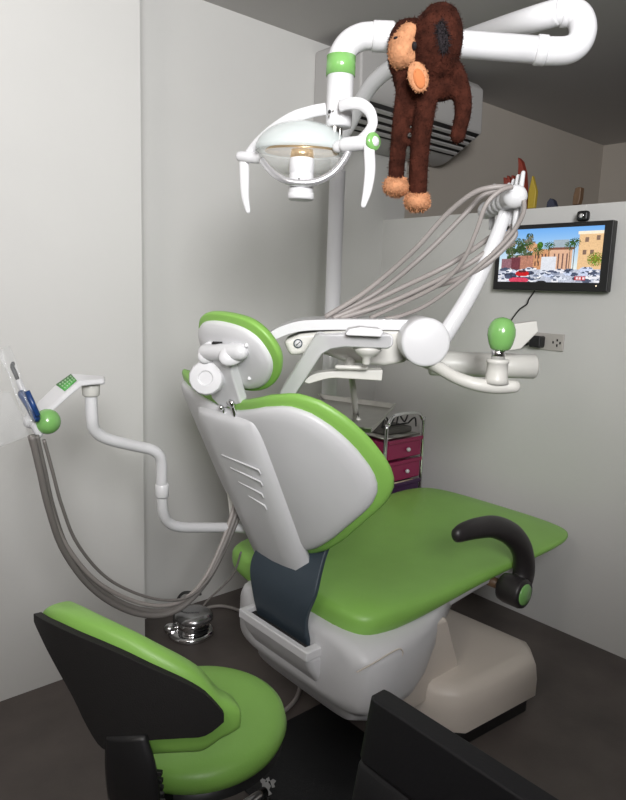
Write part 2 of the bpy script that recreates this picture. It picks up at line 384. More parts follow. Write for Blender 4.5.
# support arm in front
bm = NB(); prism(bm, D3([(x, y, 1.62+max(0, 325-x)*.0046) for x, y in [(278, 397), (283, 387), (315, 336), (319, 332.5), (326, 335.5), (345, 334), (391, 334), (394, 338), (393, 346), (388, 349), (345, 347.5), (331, 349.5), (323, 354), (298, 392), (292, 400)]]), HD*.08); fin('support_arm', bm, WHITE, unit, bevel=.008)
bm = NB(); prism(bm, D([(345.5, 334), (349, 329), (361, 327), (381, 329), (384, 332), (381, 337), (347, 335.5)], 1.59), HD*.07); fin('arm_lid', bm, WHITE, unit, bevel=.007)
kc = onD(367, 349, 1.66); bm = NB(); lathe(bm, kc, -UP, [(.036, -.005), (.036, .002), (.026, .014), (.011, .022), (.0105, .036), (.008, .040), (0, .041)]); fin('lock_knob', bm, CREAM, unit)
bm = NB(); prism(bm, D(cr([(303, 382), (312, 375), (330, 371.5), (383, 370)], 4)+cr([(382, 381), (350, 379), (330, 378.5), (309, 384)], 4), 1.72), HD*.06); fin('lower_bracket', bm, CREAM, unit, bevel=.005)
bm = NB(); rtube(bm, D([(337, 367), (366, 368)], 1.70), .006, 10); rtube(bm, [onD(350, 362, 1.8), onD(350, 374, 1.76)], .014, 12); fin('bracket_rod', bm, CREAM, unit)
# arm with ball handle
bm = NB(); rtube(bm, D3([(405, 352, 1.86), (420, 359, 1.80), (436, 366, 1.73), (455, 377, 1.68), (475, 384, 1.66), (495, 387, 1.66), (514, 386.5, 1.66)]), [.018, .018, .017, .016, .017, .0175, .0165], 18, 6); fin('handle_arm', bm, CREAM, unit)
pb = onD(496, 383, 1.66)
bm = NB(); lathe(bm, pb, UP, [(.032, 0), (.028, .012), (.0265, .030), (.0265, .050), (.028, .051), (.028, .060), (.022, .061)]); fin('handle_post', bm, CREAM, unit)
bm = NB(); lathe(bm, pb+UP*.058, UP, [(.017, 0), (.017, .032)]); fin('handle_neck', bm, CHROME, unit)
bm = NB(); lathe(bm, pb+UP*.084+HR*.004, UP, [(.020, 0), (.025, .004), (.030, .016), (.0345, .036), (.034, .052), (.028, .068), (.019, .077), (.008, .081), (0, .082)], 32); fin('ball_handle', bm, GREENP, unit)['label'] = 'glossy green egg shaped handle'
# horizontal beam and folded cover behind
bm = NB(); lathe(bm, onD(430, 363, 1.98), HR, [(.034, 0), (.037, .004), (.037, .19), (.0365, .191), (.037, .192), (.037, .312), (.034, .317)], 32); fin('cross_beam', bm, CREAM, unit)
bm = NB(); prism(bm, D([(505, 325), (537, 321), (538.5, 331.5), (521, 349), (508, 351)], 1.90), HD*.035); fin('beam_bracket', bm, CREAM, unit, bevel=.003)
# whip arm and instrument holder
bm = NB(); rtube(bm, D([(443, 338), (462, 308), (478, 279), (492, 248), (501, 225), (508, 205)], 1.80), [.024, .0225, .021, .0195, .018, .016], 18, 6, flat=.7, flatdir=HD); fin('whip_arm', bm, WHITE, unit)
h0, h1 = onD(515, 196.5, 1.74), onD(487, 210, 1.90)
ha = (h1-h0).normalized(); hl = (h1-h0).length
bm = NB(); ball(bm, h0, HR*.030, ha*.024, UP*.029); fin('holder_end', bm, WHITE, unit)
bm = NB(); pr = [(.022, .01)]
for k in range(5):
    z = .022+k*(hl-.035)/5; pr += [(.024, z), (.024, z+.016), (.020, z+.018), (.020, z+.021)]
lathe(bm, h0, ha, pr); fin('instrument_holder', bm, WHITE, unit)
bm = NB(); ball(bm, h1, HR*.024, ha*.028, UP*.024); fin('holder_end', bm, WHITE, unit)
# steel tray behind the backrest
tz = 1.02
tc = [onZ(x, y, tz) for x, y in ((318, 394), (396, 404), (377, 424), (372, 428.5), (364, 428), (330, 424))]
bm = NB(); t0 = [bm.verts.new(p) for p in tc]; cc = sum(tc, V())/6; t1 = [bm.verts.new(cc+(p-cc)*.95) for p in tc]; t2 = [bm.verts.new(cc+(p-cc)*.92-UP*.014) for p in tc]
for A, B in ((t0, t1), (t1, t2)):
    for k in range(6): bm.faces.new((A[k], A[(k+1) % 6], B[(k+1) % 6], B[k]))
bm.faces.new(t2); fin('steel_tray', bm, STEEL, unit, solid=.004, smooth=False)
bm = NB(); rtube(bm, [cc-UP*.018, cc-UP*.018+HD*.12, onD(352, 378, 1.9)], .010, 10); fin('tray_arm', bm, CREAM, unit)
# handpieces, each with its hose back to the console
hps = [(523.5, 171, 514, 232, 1.775, 'longest white dental handpiece at the front end of the holder', [(514, 234, 1.72), (505, 248, 1.74), (485, 265, 1.78), (455, 280, 1.82), (420, 291, 1.86), (380, 306, 1.88), (350, 318, 1.89)]),
       (518.5, 174.5, 510, 226, 1.805, 'second white dental handpiece from the front end of the holder', [(510, 228, 1.75), (498, 240, 1.77), (472, 262, 1.80), (430, 284, 1.84), (385, 304, 1.87), (340, 318, 1.88)]),
       (514, 179, 506, 224, 1.835, 'middle white dental handpiece in the holder, with hose arching over it', [(511, 187, 1.74), (492, 187.5, 1.74), (472, 194, 1.76), (445, 216, 1.80), (412, 252, 1.84), (365, 292, 1.87), (325, 317, 1.88)]),
       (509.5, 183, 497, 228, 1.865, 'second white dental handpiece from the rear end of the holder', [(497, 229, 1.81), (484, 245, 1.81), (450, 264, 1.83), (405, 286, 1.86), (360, 307, 1.88), (333, 318, 1.88)]),
       (494.5, 184, 491, 230, 1.920, 'rearmost white dental handpiece standing apart in the holder', [(497, 190, 1.85), (481, 197, 1.85), (462, 217, 1.86), (425, 254, 1.88), (378, 292, 1.90), (330, 317, 1.89)])]
for x0, y0, x1, y1, d, lab, hose in hps:
    a, b = onD(x0, y0, d), onD(x1, y1, d); t = (b-a); L = t.length
    hpz = thing('dental_handpiece', b, lab, 'dental handpiece', 'dental handpieces in the unit holder')
    bm = NB(); lathe(bm, a, t, [(.0035, 0), (.0055, .004), (.007, L*.3), (.009, L*.45), (.010, L*.6), (.008, L*.85), (.006, L)], 14); fin('handpiece_body', bm, WHITE, hpz)
    hp_ = D3(hose)
    if hose[0][1] > 220: hp_ = [b-t*.04, b+t*.12]+hp_[2:]
    bm = NB(); tube(bm, hp_, .0072, 10, 8); fin('hose', bm, HOSE, hpz)
# the two extra hoses that leave the console further right
for lab, hose in (('loose grey hose looping down from the holder across the other hoses', [(512, 187, 1.70), (500, 191, 1.69), (486, 205, 1.69), (476, 232, 1.71), (462, 262, 1.74), (440, 284, 1.78), (405, 302, 1.84), (370, 318, 1.88)]),
                  ('grey hose hanging lowest in a sag beside the whip arm', [(524, 200, 1.72), (523, 214, 1.73), (512, 233, 1.75), (490, 256, 1.77), (455, 285, 1.80), (425, 306, 1.84), (400, 316, 1.87), (385, 319, 1.88)])):
    bm = NB(); tube(bm, D3(hose), .006, 10, 8); tag(fin('instrument_hose', bm, HOSE), lab, 'hose')

# ------------------------------------------------------------------ operating light on its pole
PX_, PY_ = 1.835, 1.985
lamp = thing('operating_light', (PX_, PY_, 0), 'white ceiling-high dental operating light on a jointed pole arm, green band above its head', 'dental light')
zt_ = onP(347, 139, (PX_, PY_, 0), HD).z
bm = NB(); tube(bm, [(PX_, PY_, 0), (PX_, PY_, zt_-.12)], .031, 24); fin('pole', bm, WHITE, lamp)
bm = NB(); lathe(bm, (PX_, PY_, 0), UP, [(.10, 0), (.10, .012), (.05, .03), (.034, .05)]); fin('pole_foot', bm, WHITE, lamp)
d0 = V((PX_, PY_, 0)).dot(HD)
bm = NB(); zz = zt_
pts = [V((PX_, PY_, zt_-.13)), V((PX_, PY_, zt_-.02))] + D3([(351, 121, d0-.04), (360, 103, d0-.10), (375, 81, d0-.2), (397, 65, d0-.32), (440, 49, d0-.55), (515, 25, 1.68), (560, 11.5, 1.58)])
tube(bm, pts, .028, 20, 6); fin('upper_arm', bm, WHITE, lamp)
dl, dr = 1.60, 1.56
bm = NB(); tube(bm, D3([(557, 12, 1.585), (570, 11.5, 1.575), (580, 18, 1.57), (583, 31, 1.56), (578, 44, 1.56), (566, 50.5, 1.56), (545, 51, 1.56)]), .029, 20, 6); fin('arm_elbow', bm, WHITE, lamp)
bm = NB(); tube(bm, D3([(550, 51, 1.56), (460, 44, dl-.02), (384, 37, dl)]), .028, 20, 0); fin('lower_arm', bm, WHITE, lamp)
for x, y, d, w in ((541, 50.3, 1.56, .012), (566, 12, 1.58, .008)):
    p = onD(x, y, d); ax = (onD(550, 51, 1.56)-onD(384, 37, dl)).normalized()
    bm = NB(); lathe(bm, p-ax*w, ax, [(.029, 0), (.0312, .002), (.0312, 2*w-.002), (.029, 2*w)], 28); fin('arm_collar', bm, WHITE, lamp)
lp = onD(338.5, 128, 1.60); ltop = onD(339.5, 70, 1.60)
bm = NB(); tube(bm, D3([(339.5, 74, 1.60), (341, 57, 1.60), (349, 44, 1.60), (362, 37, 1.60), (378, 36, 1.60)]), .029, 22, 6); fin('drop_elbow', bm, WHITE, lamp)
bm = NB(); p = onD(372, 36.3, 1.6); lathe(bm, p, HR, [(.029, 0), (.0325, .003), (.0325, .045), (.029, .05)], 28); fin('arm_collar', bm, WHITE, lamp)
lx, ly = lp.x, lp.y
bm = NB(); lathe(bm, (lx, ly, lp.z), UP, [(.024, 0), (.0295, .002), (.0305, .01), (.0305, ltop.z-lp.z+.01)], 30); fin('drop_tube', bm, WHITE, lamp)
bm = NB(); lathe(bm, (lx, ly, onD(339, 76.5, 1.6).z), UP, [(.030, 0), (.0335, .001), (.0335, .042), (.030, .043)], 30); fin('green_band', bm, GREENP, lamp)['label'] = 'light green band'
for x, y, r in ((329.5, 111.5, .0035), (329, 116, .002), (333, 111, .0022)):
    p = onD(x, y, 1.571); bm = NB(); lathe(bm, p+HD*.004, -HD, [(r, 0), (r, .005), (0, .006)], 10); fin('screw', bm, BLACKP if r > .003 else STEEL, lamp)
bm = NB(); rtube(bm, [(lx+.004, ly, lp.z-.03), (lx+.004, ly, lp.z+.01)], .0065, 10); rtube(bm, [(lx-.012, ly, lp.z-.014), (lx-.012, ly, lp.z+.01)], .012, 10); fin('pivot_stem', bm, STEEL, lamp)
# yoke: C shaped band
bm = NB(); yk = D3([(246, 157, 1.66), (256, 144, 1.64), (272, 130, 1.61), (292, 118, 1.58), (312, 111.5, 1.565), (326, 109, 1.56)])
tube(bm, yk, [.009, .010, .0115, .013, .013, .013], 14, 6, flat=.45, flatdir=HD)
fin('yoke', bm, WHITE, lamp)
bm = NB(); tube(bm, D3([(340, 106, 1.55), (350, 103.5, 1.53), (361, 104.5, 1.515), (370, 112, 1.50), (372.5, 124, 1.50), (367, 134, 1.51), (358, 142, 1.53)]), [.013, .013, .013, .0125, .012, .012, .011], 14, 6, flat=.45, flatdir=HD); fin('yoke', bm, WHITE, lamp)
# reflector bowl (opens towards the chair), glass shield, lower hoop
rc = onD(302, 152, 1.60)
rl, rr, rn = HR, HD, UP
def bowl(bm, a, b, h, n=32, m=8, z0=0., up=1):
    rows = []
    for i in range(m+1):
        t = math.pi/2*i/m
        rows.append([rc+HR*(a*math.cos(2*math.pi*k/n)*max(math.cos(t), .02))+HD*(b*math.sin(2*math.pi*k/n)*max(math.cos(t), .02))+UP*(z0+up*h*math.sin(t)) for k in range(n)])
    vs = grid(bm, rows, True); bm.faces.new(vs[-1]); return bm
fin('glass_shield', bowl(NB(), .108, .075, .068), GLASS, lamp, solid=.003)
fin('reflector', bowl(NB(), .085, .058, .018, z0=-.002), AMBER, lamp, solid=.003)
fin('front_lens', bowl(NB(), .10, .07, .05, z0=-.004, up=-1), mat('clear_lens', (.86, .88, .86), .1, alpha=.22, coat=.6), lamp, solid=.002)
bm = NB(); tube(bm, D3([(262, 160, 1.57), (272, 172, 1.54), (286, 180.5, 1.52), (302, 183, 1.515), (318, 181, 1.515), (333, 173, 1.52), (344, 160, 1.525), (350, 148, 1.53)]), .008, 12, 6); fin('lower_hoop', bm, mat('satin_metal', (.72, .72, .74), .25, .7), lamp)
bt = onD(302, 158, 1.545)
bm = NB(); lathe(bm, bt, -UP, [(.026, 0), (.028, .003), (.028, .032), (.0272, .033), (.0272, .037), (.028, .038), (.028, .075), (.030, .076), (.030, .088), (.027, .091), (0, .091)], 32); fin('bulb_housing', bm, WHITE, lamp)
bm = NB(); lathe(bm, onD(299, 179, 1.515), -HD, [(.002, 0), (.002, .003)], 8); fin('housing_mark', bm, BLACKP, lamp)
bm = NB(); lathe(bm, bt+UP*.016, -UP, [(.027, 0), (.027, .018)], 32); fin('housing_ring', bm, AMBER, lamp)
bm = NB(); rtube(bm, D3([(345, 145, 1.53), (372, 142, 1.50)]), .016, 18); rtube(bm, D3([(338, 147, 1.54), (347, 143.5, 1.53)]), .013, 16); fin('handle_joint', bm, WHITE, lamp)
ax = (onD(372, 142, 1.50)-onD(345, 145, 1.53)).normalized()
bm = NB(); lathe(bm, onD(371.5, 142, 1.50), (ax-HD*.6).normalized(), [(.017, 0), (.0195, .003), (.0195, .008), (.016, .012), (0, .013)], 24); fin('adjust_knob', bm, GREENP, lamp)['label'] = 'mottled green round knob'
bm = NB(); rtube(bm, D3([(369, 147, 1.495), (370, 170, 1.495), (367.5, 190, 1.495), (363.5, 205, 1.495)]), [.012, .012, .010, .006], 14, 6, flat=.6, flatdir=HD); fin('lamp_handle', bm, WHITE, lamp)
bm = NB(); rtube(bm, D3([(244, 159, 1.66), (244.5, 178, 1.66), (245, 195, 1.66), (248, 211, 1.66)]), [.012, .012, .010, .006], 14, 6, flat=.6, flatdir=HD); rtube(bm, D3([(241, 156.5, 1.66), (258, 158, 1.64)]), .013, 14); fin('lamp_handle', bm, WHITE, lamp)

# ------------------------------------------------------------------ plush monkey
monk = thing('plush_monkey', onD(420, 205, 1.5), 'brown plush monkey with tan face and feet hanging from the white light arm', 'stuffed toy')
MD = 1.49
def mp(x, y, f=0.): return onD(x, y, MD+f)
k = MD/F*1.01
def mball(bm, x, y, rx, ry, rz, f=0., rot=0., u=20, v=14):
    a = (HR*math.cos(rot)-UP*math.sin(rot))*rx*k; b = (HR*math.sin(rot)+UP*math.cos(rot))*ry*k
    ball(bm, mp(x, y, f), a, HD*rz*k, b, u, v)
def fuzz(o_bm, m_blades, ln):
    pass
def remesh(name, bm, m, parent, vox=.005, fuzzlen=.0, nf=0):
    me = bpy.data.meshes.new('t'); bmesh.ops.recalc_face_normals(bm, faces=bm.faces); bm.to_mesh(me); bm.free()
    o = bpy.data.objects.new('t', me); C.objects.link(o)
    r = o.modifiers.new('r', 'REMESH'); r.mode = 'VOXEL'; r.voxel_size = vox
    s = o.modifiers.new('s', 'SMOOTH'); s.iterations = 4; s.factor = .5
    dg = bpy.context.evaluated_depsgraph_get(); dg.update()
    m2 = bpy.data.meshes.new_from_object(o.evaluated_get(dg)); bpy.data.objects.remove(o); bpy.data.meshes.remove(me)
    b2 = NB(); b2.from_mesh(m2); b2.normal_update()
    if nf:                                    # short pile: small tapered tufts growing out of the surface
        fs = list(b2.faces); rnd = random.Random(3)
        for _ in range(nf):
            f = rnd.choice(fs); c = f.calc_center_median(); n = f.normal.copy()
            c = c+V((rnd.uniform(-1, 1), rnd.uniform(-1, 1), rnd.uniform(-1, 1)))*vox*.5
            dr_ = (n+V((rnd.uniform(-.5, .5), rnd.uniform(-.5, .5), rnd.uniform(-.9, .2)))).normalized()
            sd = n.cross(V((rnd.uniform(-1, 1), rnd.uniform(-1, 1), rnd.uniform(-1, 1)))).normalized()*.0009
            L = fuzzlen*rnd.uniform(.6, 1.25)
            a, b, t = b2.verts.new(c+sd-n*.001), b2.verts.new(c-sd-n*.001), b2.verts.new(c+dr_*L)
            b2.faces.new((a, b, t))
    m2.clear_geometry(); b2.to_mesh(m2); b2.free(); m2.name = name
    return link(name, m2, m, parent)
bm = NB()
mball(bm, 436, 44, 24, 35, 24, -.015, .14)         # head
mball(bm, 433, 65, 23, 18, 20, -.01)              # jaw
mball(bm, 452, 12, 6, 5, 5, -.01, .5); mball(bm, 447, 16, 8, 8, 7, -.01)
mball(bm, 424, 86, 27, 17, 17, .005, -.15)        # body
mball(bm, 402, 70, 9, 20, 12, .01); mball(bm, 440, 90, 15, 10, 14, .0)
rtube(bm, [mp(452, 72, 0), mp(461, 92, 0), mp(463, 112, -.005), mp(458, 134, -.005)], [.026, .021, .018, .016], 16, 5)      # near arm
mball(bm, 458, 135, 7.5, 8, 7, -.005)
rtube(bm, [mp(400, 66, .0), mp(398, 45, .05), mp(402, 30, .10), mp(415, 26, .14)], [.024, .022, .02, .018], 14, 5)   # far arm over the tube
rtube(bm, [mp(406, 90, 0), mp(401, 120, 0), mp(398, 150, 0), mp(396, 178, 0)], [.022, .0185, .0178, .0175], 16, 5)
rtube(bm, [mp(427, 95, -.01), mp(422, 130, -.012), mp(419, 160, -.012), mp(417.5, 192, -.012)], [.024, .0215, .0205, .0205], 16, 5)
remesh('body', bm, FUR, monk, .0045, .0042, 6000)
bm = NB(); mball(bm, 402, 50, 13, 17, 16, -.022, .1); mball(bm, 408, 35, 10, 10, 12, -.018); mball(bm, 405, 59, 12, 9, 14, -.018)
mz = remesh('muzzle', bm, TAN, monk, .004, .0025, 900); mz['label'] = 'tan velvety muzzle'
bm = NB(); mball(bm, 396, 38, 2.2, 1.3, 2, -.047); fin('nostril', bm, FURD, monk)
bm = NB(); mball(bm, 414, 46, 2.4, 3.6, 4, -.048); fin('eye', bm, FURD, monk)
bm = NB(); mball(bm, 418, 77, 9.5, 14, 4, -.062, -.35); e_ = remesh('ear', bm, TAN, monk, .0035, .003, 500); e_['label'] = 'tan oval ear'
bm = NB(); mball(bm, 419, 78.5, 5.2, 9, 2.5, -.068, -.35); fin('ear_lining', bm, mat('orange_plush', (.50, .17, .06), .95, bump=.5, bscale=150), e_)
bm = NB(); mball(bm, 442, 37, 5.5, 14, 4, -.064, -.2); remesh('hair_patch', bm, FURD, monk, .0035, .009, 700)['label'] = 'black hair patch'
for x, y, f in ((396, 188, 0.), (417, 203, -.012)):
    bm = NB(); mball(bm, x, y, 12.5, 8.5, 14, f-.008, .1); mball(bm, x+6, y-4, 6, 7, 8, f); mball(bm, x-5, y-5, 7, 6, 8, f)
    q = remesh('foot', bm, TAN, monk, .004, .004, 900); q['label'] = 'tan plush foot'

# ------------------------------------------------------------------ air conditioner high on the left wall
ac = thing('air_conditioner', (2.5, WY, 2.2), 'wide white air conditioner high on the left wall above the partition', 'air conditioner')
ax0, ax1 = 2.06, 2.93
prof = [(WY, 2.455), (2.15, 2.455), (2.112, 2.42), (2.105, 2.21), (2.30, 2.10), (2.34, 2.085), (WY, 2.08)]
bm = NB(); prism(bm, [(ax0, y, z) for y, z in prof], (ax1-ax0, 0, 0)); fin('housing', bm, ACW, ac, bevel=.012)
A, B = V((0, 2.105, 2.21)), V((0, 2.30, 2.10)); nn = V((0, -(A.z-B.z), -(B.y-A.y))).normalized()
bm = NB(); B = A+(B-A)*.85; c = (A+B)/2; obox(bm, V(((ax0+ax1)/2, c.y, c.z))+nn*.0005, V(((ax1-ax0)/2-.02, 0, 0)), (B-A)*.46, nn*.003); fin('louvre_recess', bm, DARKGAP, ac)
for kk in range(4):
    p = A+(B-A)*(.20+.21*kk); bm = NB(); obox(bm, V(((ax0+ax1)/2, p.y, p.z))+nn*.006, V(((ax1-ax0)/2-.025, 0, 0)), (B-A)*.045, nn*.006); fin('louvre_slat', bm, ACW, ac, bevel=.002)

# ------------------------------------------------------------------ television, webcam, cord, socket
tvx = 2.50
tv = thing('television', (tvx, 1.43, 1.43), 'flat black-framed television on the partition wall showing a sunny car park', 'television')
ty0, ty1, tz0, tz1 = 1.181, 1.684, 1.432, 1.698
bm = NB(); box(bm, tvx, tvx+.035, ty0, ty1, tz0, tz1); fin('frame', bm, BLACKP, tv, bevel=.004)
bm = NB(); box(bm, tvx+.03, PX+.004, 1.33, 1.53, 1.48, 1.64); fin('wall_mount', bm, BLACKP, tv)
sy0, sy1, sz0, sz1 = 1.213, 1.660, 1.466, 1.680
def picture():
    W, Hh = 150, 72; R = random.Random(5)
    img = [[(0, 0, 0)]*W for _ in range(Hh)]
    def put(x, y, c):
        if 0 <= x < W and 0 <= y < Hh: img[int(y)][int(x)] = c
    def rect(x0, y0, x1, y1, c, j=.0):
        for y in range(int(y0), int(y1)):
            for x in range(int(x0), int(x1)): q = 1+R.uniform(-j, j); put(x, y, tuple(v*q for v in c))
    def blob(x, y, rx, ry, c, j=.2, p=1.):
        for yy in range(int(y-ry), int(y+ry)+1):
            for xx in range(int(x-rx), int(x+rx)+1):
                if ((xx-x)/rx)**2+((yy-y)/ry)**2 < 1 and R.random() < p: q = 1+R.uniform(-j, j); put(xx, yy, tuple(v*q for v in c))
    for y in range(Hh):
        for x in range(W): t = y/40; img[y][x] = (.42+.35*t, .66+.2*t, .92)
    for _ in range(70):                           # tree covered hill at left
        x = R.uniform(8, 60); y = R.uniform(8+abs(x-42)*.45, 46); blob(x, y, R.uniform(3, 6), R.uniform(3, 5), R.choice([(.28, .34, .24), (.16, .26, .10), (.42, .42, .36), (.22, .30, .14), (.50, .46, .42)]), .35, .8)
    rect(52, 28, 78, 56, (.80, .58, .42), .08); rect(30, 36, 54, 56, (.70, .48, .40), .12); rect(18, 38, 34, 56, (.42, .20, .24), .15)
    blob(50, 24, 9, 6, (.80, .60, .44), .15); blob(62, 22, 5, 5, (.25, .42, .10), .4); rect(4, 40, 20, 56, (.55, .38, .42), .15)
    rect(82, 16, 104, 30, (.62, .68, .72), .05); rect(78, 28, 110, 56, (.86, .68, .56), .05); rect(78, 26, 112, 29, (.50, .30, .24), .1)
    for x in range(84, 108, 6): rect(x, 34, x+2, 54, (.45, .33, .30), .1)
    for x in range(56, 76, 5): rect(x, 34, x+2, 40, (.40, .26, .22), .1); rect(x, 44, x+2, 50, (.40, .26, .22), .1)
    rect(118, 8, 150, 56, (.90, .74, .55), .05); rect(116, 6, 150, 10, (.98, .92, .82), .03)
    for x, y in ((126, 14), (141, 12), (124, 30), (134, 30)): rect(x, y, x+5, y+6, (.50, .40, .34), .1)
    for cx, cy, h in ((112, 18, 36), (106, 22, 32), (76, 22, 20), (60, 28, 18), (44, 20, 20)):
        rect(cx, cy, cx+1.5, cy+h, (.34, .26, .18), .2)
        for a in range(0, 360, 24):
            for r in range(2, 9): put(cx+r*math.cos(math.radians(a)), cy+r*.7*math.sin(math.radians(a))+r*r*.03, (.16*R.uniform(.6, 1.5), .32*R.uniform(.6, 1.4), .10))
    for a in range(0, 360, 12):
        for r in range(1, 12): put(142+r*math.cos(math.radians(a)), 42+r*.8*math.sin(math.radians(a)), (.45*R.uniform(.6, 1.4), .50*R.uniform(.7, 1.3), .12))
    rect(0, 55, W, Hh, (.72, .74, .80), .12)      # car park
    for _ in range(75):
        x, y = R.uniform(0, W), R.uniform(53, 70); c = R.choice([(.85, .87, .92), (.90, .90, .93), (.55, .58, .66), (.30, .33, .42), (.78, .82, .92), (.95, .95, .96), (.20, .22, .30)])
        blob(x, y, R.uniform(4, 8), R.uniform(1.5, 3), c, .08); blob(x, y-1.2, 3, 1, (.25, .30, .40), .2)
    rect(66, 38, 88, 56, (.86, .87, .90), .04)
    blob(38, 60, 11, 4, (.75, .06, .09), .12); blob(38, 57, 6, 2, (.35, .12, .16), .1); blob(33, 69, 16, 4, (.82, .25, .36), .12); blob(68, 72, 8, 3, (.10, .10, .13), .1)
    rect(116, 64, 131, 69, (.72, .05, .10), .05)
    for x in (118, 122.5, 127): rect(x, 65, x+3, 68, (.95, .85, .86), .02)
    return img, W, Hh
img, W, Hh = picture()
bm = NB(); lay = bm.loops.layers.float_color.new('picture')
gv = [[bm.verts.new((tvx-.0012, sy1+(sy0-sy1)*i/W, sz1+(sz0-sz1)*j/Hh)) for i in range(W+1)] for j in range(Hh+1)]
for j in range(Hh):
    for i in range(W):
        f = bm.faces.new((gv[j][i], gv[j+1][i], gv[j+1][i+1], gv[j][i+1]))
        c = img[j][i]
        for l in f.loops: l[lay] = (min(1, c[0])**2.2, min(1, c[1])**2.2, min(1, c[2])**2.2, 1)
ms = bpy.data.materials.new('screen_picture'); ms.use_nodes = True; nt = ms.node_tree; b = nt.nodes['Principled BSDF']
at = nt.nodes.new('ShaderNodeAttribute'); at.attribute_name = 'picture'; nt.links.new(at.outputs['Color'], b.inputs['Emission Color'])
b.inputs['Base Color'].default_value = (.01, .01, .01, 1); b.inputs['Roughness'].default_value = .3; SCREEN = b
scr = fin('screen', bm, ms, tv, smooth=False); scr['label'] = 'lit picture of parked cars, palms and sunny buildings'
bm = NB(); p = onX(596, 286, tvx-.001); lathe(bm, p, (-1, 0, 0), [(.0025, 0), (.002, .001)], 10); fin('power_light', bm, mat('power_led', (.8, .7, .5), .4, emit=1.), tv)
cam_ = onX(583, 219, tvx+.012)
wc = thing('webcam', (tvx+.012, cam_.y, tz1), 'small black webcam sitting on top of the television', 'webcam')
bm = NB(); obox(bm, (tvx+.012, cam_.y, tz1+.022), (.014, 0, 0), (0, .024, 0), (0, 0, .020)); fin('webcam_body', bm, BLACKP, wc, bevel=.011)
bm = NB(); lathe(bm, (tvx-.001, cam_.y, tz1+.022), (-1, 0, 0), [(.010, 0), (.010, .004), (.007, .005), (0, .004)], 16); fin('lens', bm, CHROME, wc)
sp = V((PX, 1.40, 1.22))
so = thing('wall_socket', (PX, 1.425, 1.22), 'grey double wall socket plate on the partition below the television', 'socket')
bm = NB(); box(bm, PX-.010, PX, 1.362, 1.495, 1.188, 1.258); fin('plate', bm, SOCKET, so, bevel=.003)
for dy, dz in ((1.388, .010), (1.388, -.012), (1.406, .0), (1.375, -.001)):
    bm = NB(); box(bm, PX-.0115, PX-.009, dy-.003, dy+.003, 1.223+dz-.005, 1.223+dz+.005); fin('socket_hole', bm, DARKGAP, so)
pl = thing('power_plug', (PX-.02, 1.475, 1.22), 'black power plug pushed into the grey wall socket', 'plug')
bm = NB(); box(bm, PX-.055, PX-.011, 1.440, 1.492, 1.198, 1.246); fin('plug_body', bm, BLACKP, pl, bevel=.007)
bm = NB(); tube(bm, [(PX-.045, 1.485, 1.215), (PX-.05, 1.53, 1.20), (PX-.04, 1.58, 1.19), (PX-.02, 1.62, 1.21)], .006, 10, 6); fin('plug_lead', bm, BLACKP, pl)
bm = NB(); tube(bm, [(tvx+.03, onX(534, 288, 2.52).y, 1.445)]+[onX(x, y, 2.535) for x, y in ((534, 292), (529, 299), (527, 304), (520, 309), (515, 315), (511, 321), (508, 330))], .0032, 8, 6)
fin('power_cord', bm, BLACKP, tv)['label'] = 'thin black hanging cord'

# ------------------------------------------------------------------ drawer trolley in the corner
cx0, cx1, cy0, cy1 = 2.165, 2.425, 1.955, 2.27
tro = thing('drawer_trolley', (2.3, 2.1, 0), 'chrome framed trolley with magenta and purple drawers in the corner behind the chair', 'trolley')
tz_ = .765
def bow(y):
    bm = NB(); tube(bm, [(cx0, y, .06), (cx0, y, tz_-.02), (cx0+.012, y, tz_+.05), (cx0+.05, y, tz_+.09), (cx1-.06, y, tz_+.09), (cx1-.012, y, tz_+.055), (cx1, y, tz_-.01), (cx1, y, .06)], .0085, 12, 5)
    return fin('frame_bow', bm, CHROME, tro)
bow(cy0); bow(cy1)
for x in (cx0, cx1):
    for z in (.10, .40, .66): 
        bm = NB(); tube(bm, [(x, cy0, z), (x, cy1, z)], .005, 8); fin('cross_rail', bm, CHROME, tro)
    for y in (cy0, cy1):
        bm = NB(); lathe(bm, (x, y-.01, .03), (0, 1, 0), [(.028, 0), (.03, .004), (.03, .016), (.028, .02)], 16); tube(bm, [(x, y, .03), (x, y, .08)], .008, 8); fin('caster', bm, BLACKP, tro)
for z0, z1, m, lab in ((.650, .742, MAGENTA, 'magenta'), (.545, .640, MAGENTA, 'magenta'), (.440, .535, PURPLE, 'purple'), (.335, .43, PURPLE, 'purple'), (.13, .325, PURPLE, 'purple')):
    bm = NB(); box(bm, cx0+.016, cx1-.016, cy0-.004, cy1-.02, z0, z1-.014); box(bm, cx0+.010, cx1-.010, cy0-.012, cy0+.0, z1-.018, z1); dq = fin('drawer', bm, m, tro, bevel=.004); dq['label'] = lab+' plastic drawer'
    bm = NB(); p = V(((cx0+cx1)/2+.012, cy0-.004, (z0+z1)/2-.006)); ball(bm, p-V((0, .012, 0)), V((.010, 0, 0)), V((0, .010, 0)), V((0, 0, .010)), 14, 10); tube(bm, [p, p-V((0, .008, 0))], .004, 8); fin('drawer_knob', bm, WHITE, dq)['label'] = 'white round knob'
bm = NB(); box(bm, cx0+.012, cx1-.012, cy0+.01, cy1-.01, .744, .752); fin('top_shelf', bm, STEEL, tro)
bm = NB(); box(bm, cx0+.05, cx1-.06, cy0-.0045, cy0-.0015, .525, .54); tag(fin('paper_slip', bm, PAPER), 'cream paper slip sticking out above the purple trolley drawer', 'paper')
bm = NB(); prism(bm, [(cx0+.05, cy0+.05, .753), (cx1-.03, cy0+.04, .753), (cx1-.03, cy1-.08, .753), (cx0+.05, cy1-.1, .753)], (0, 0, .03)); tag(fin('cloth_pouch', bm, POUCH, bevel=.012), 'dark grey folded pouch lying on the trolley top', 'pouch')
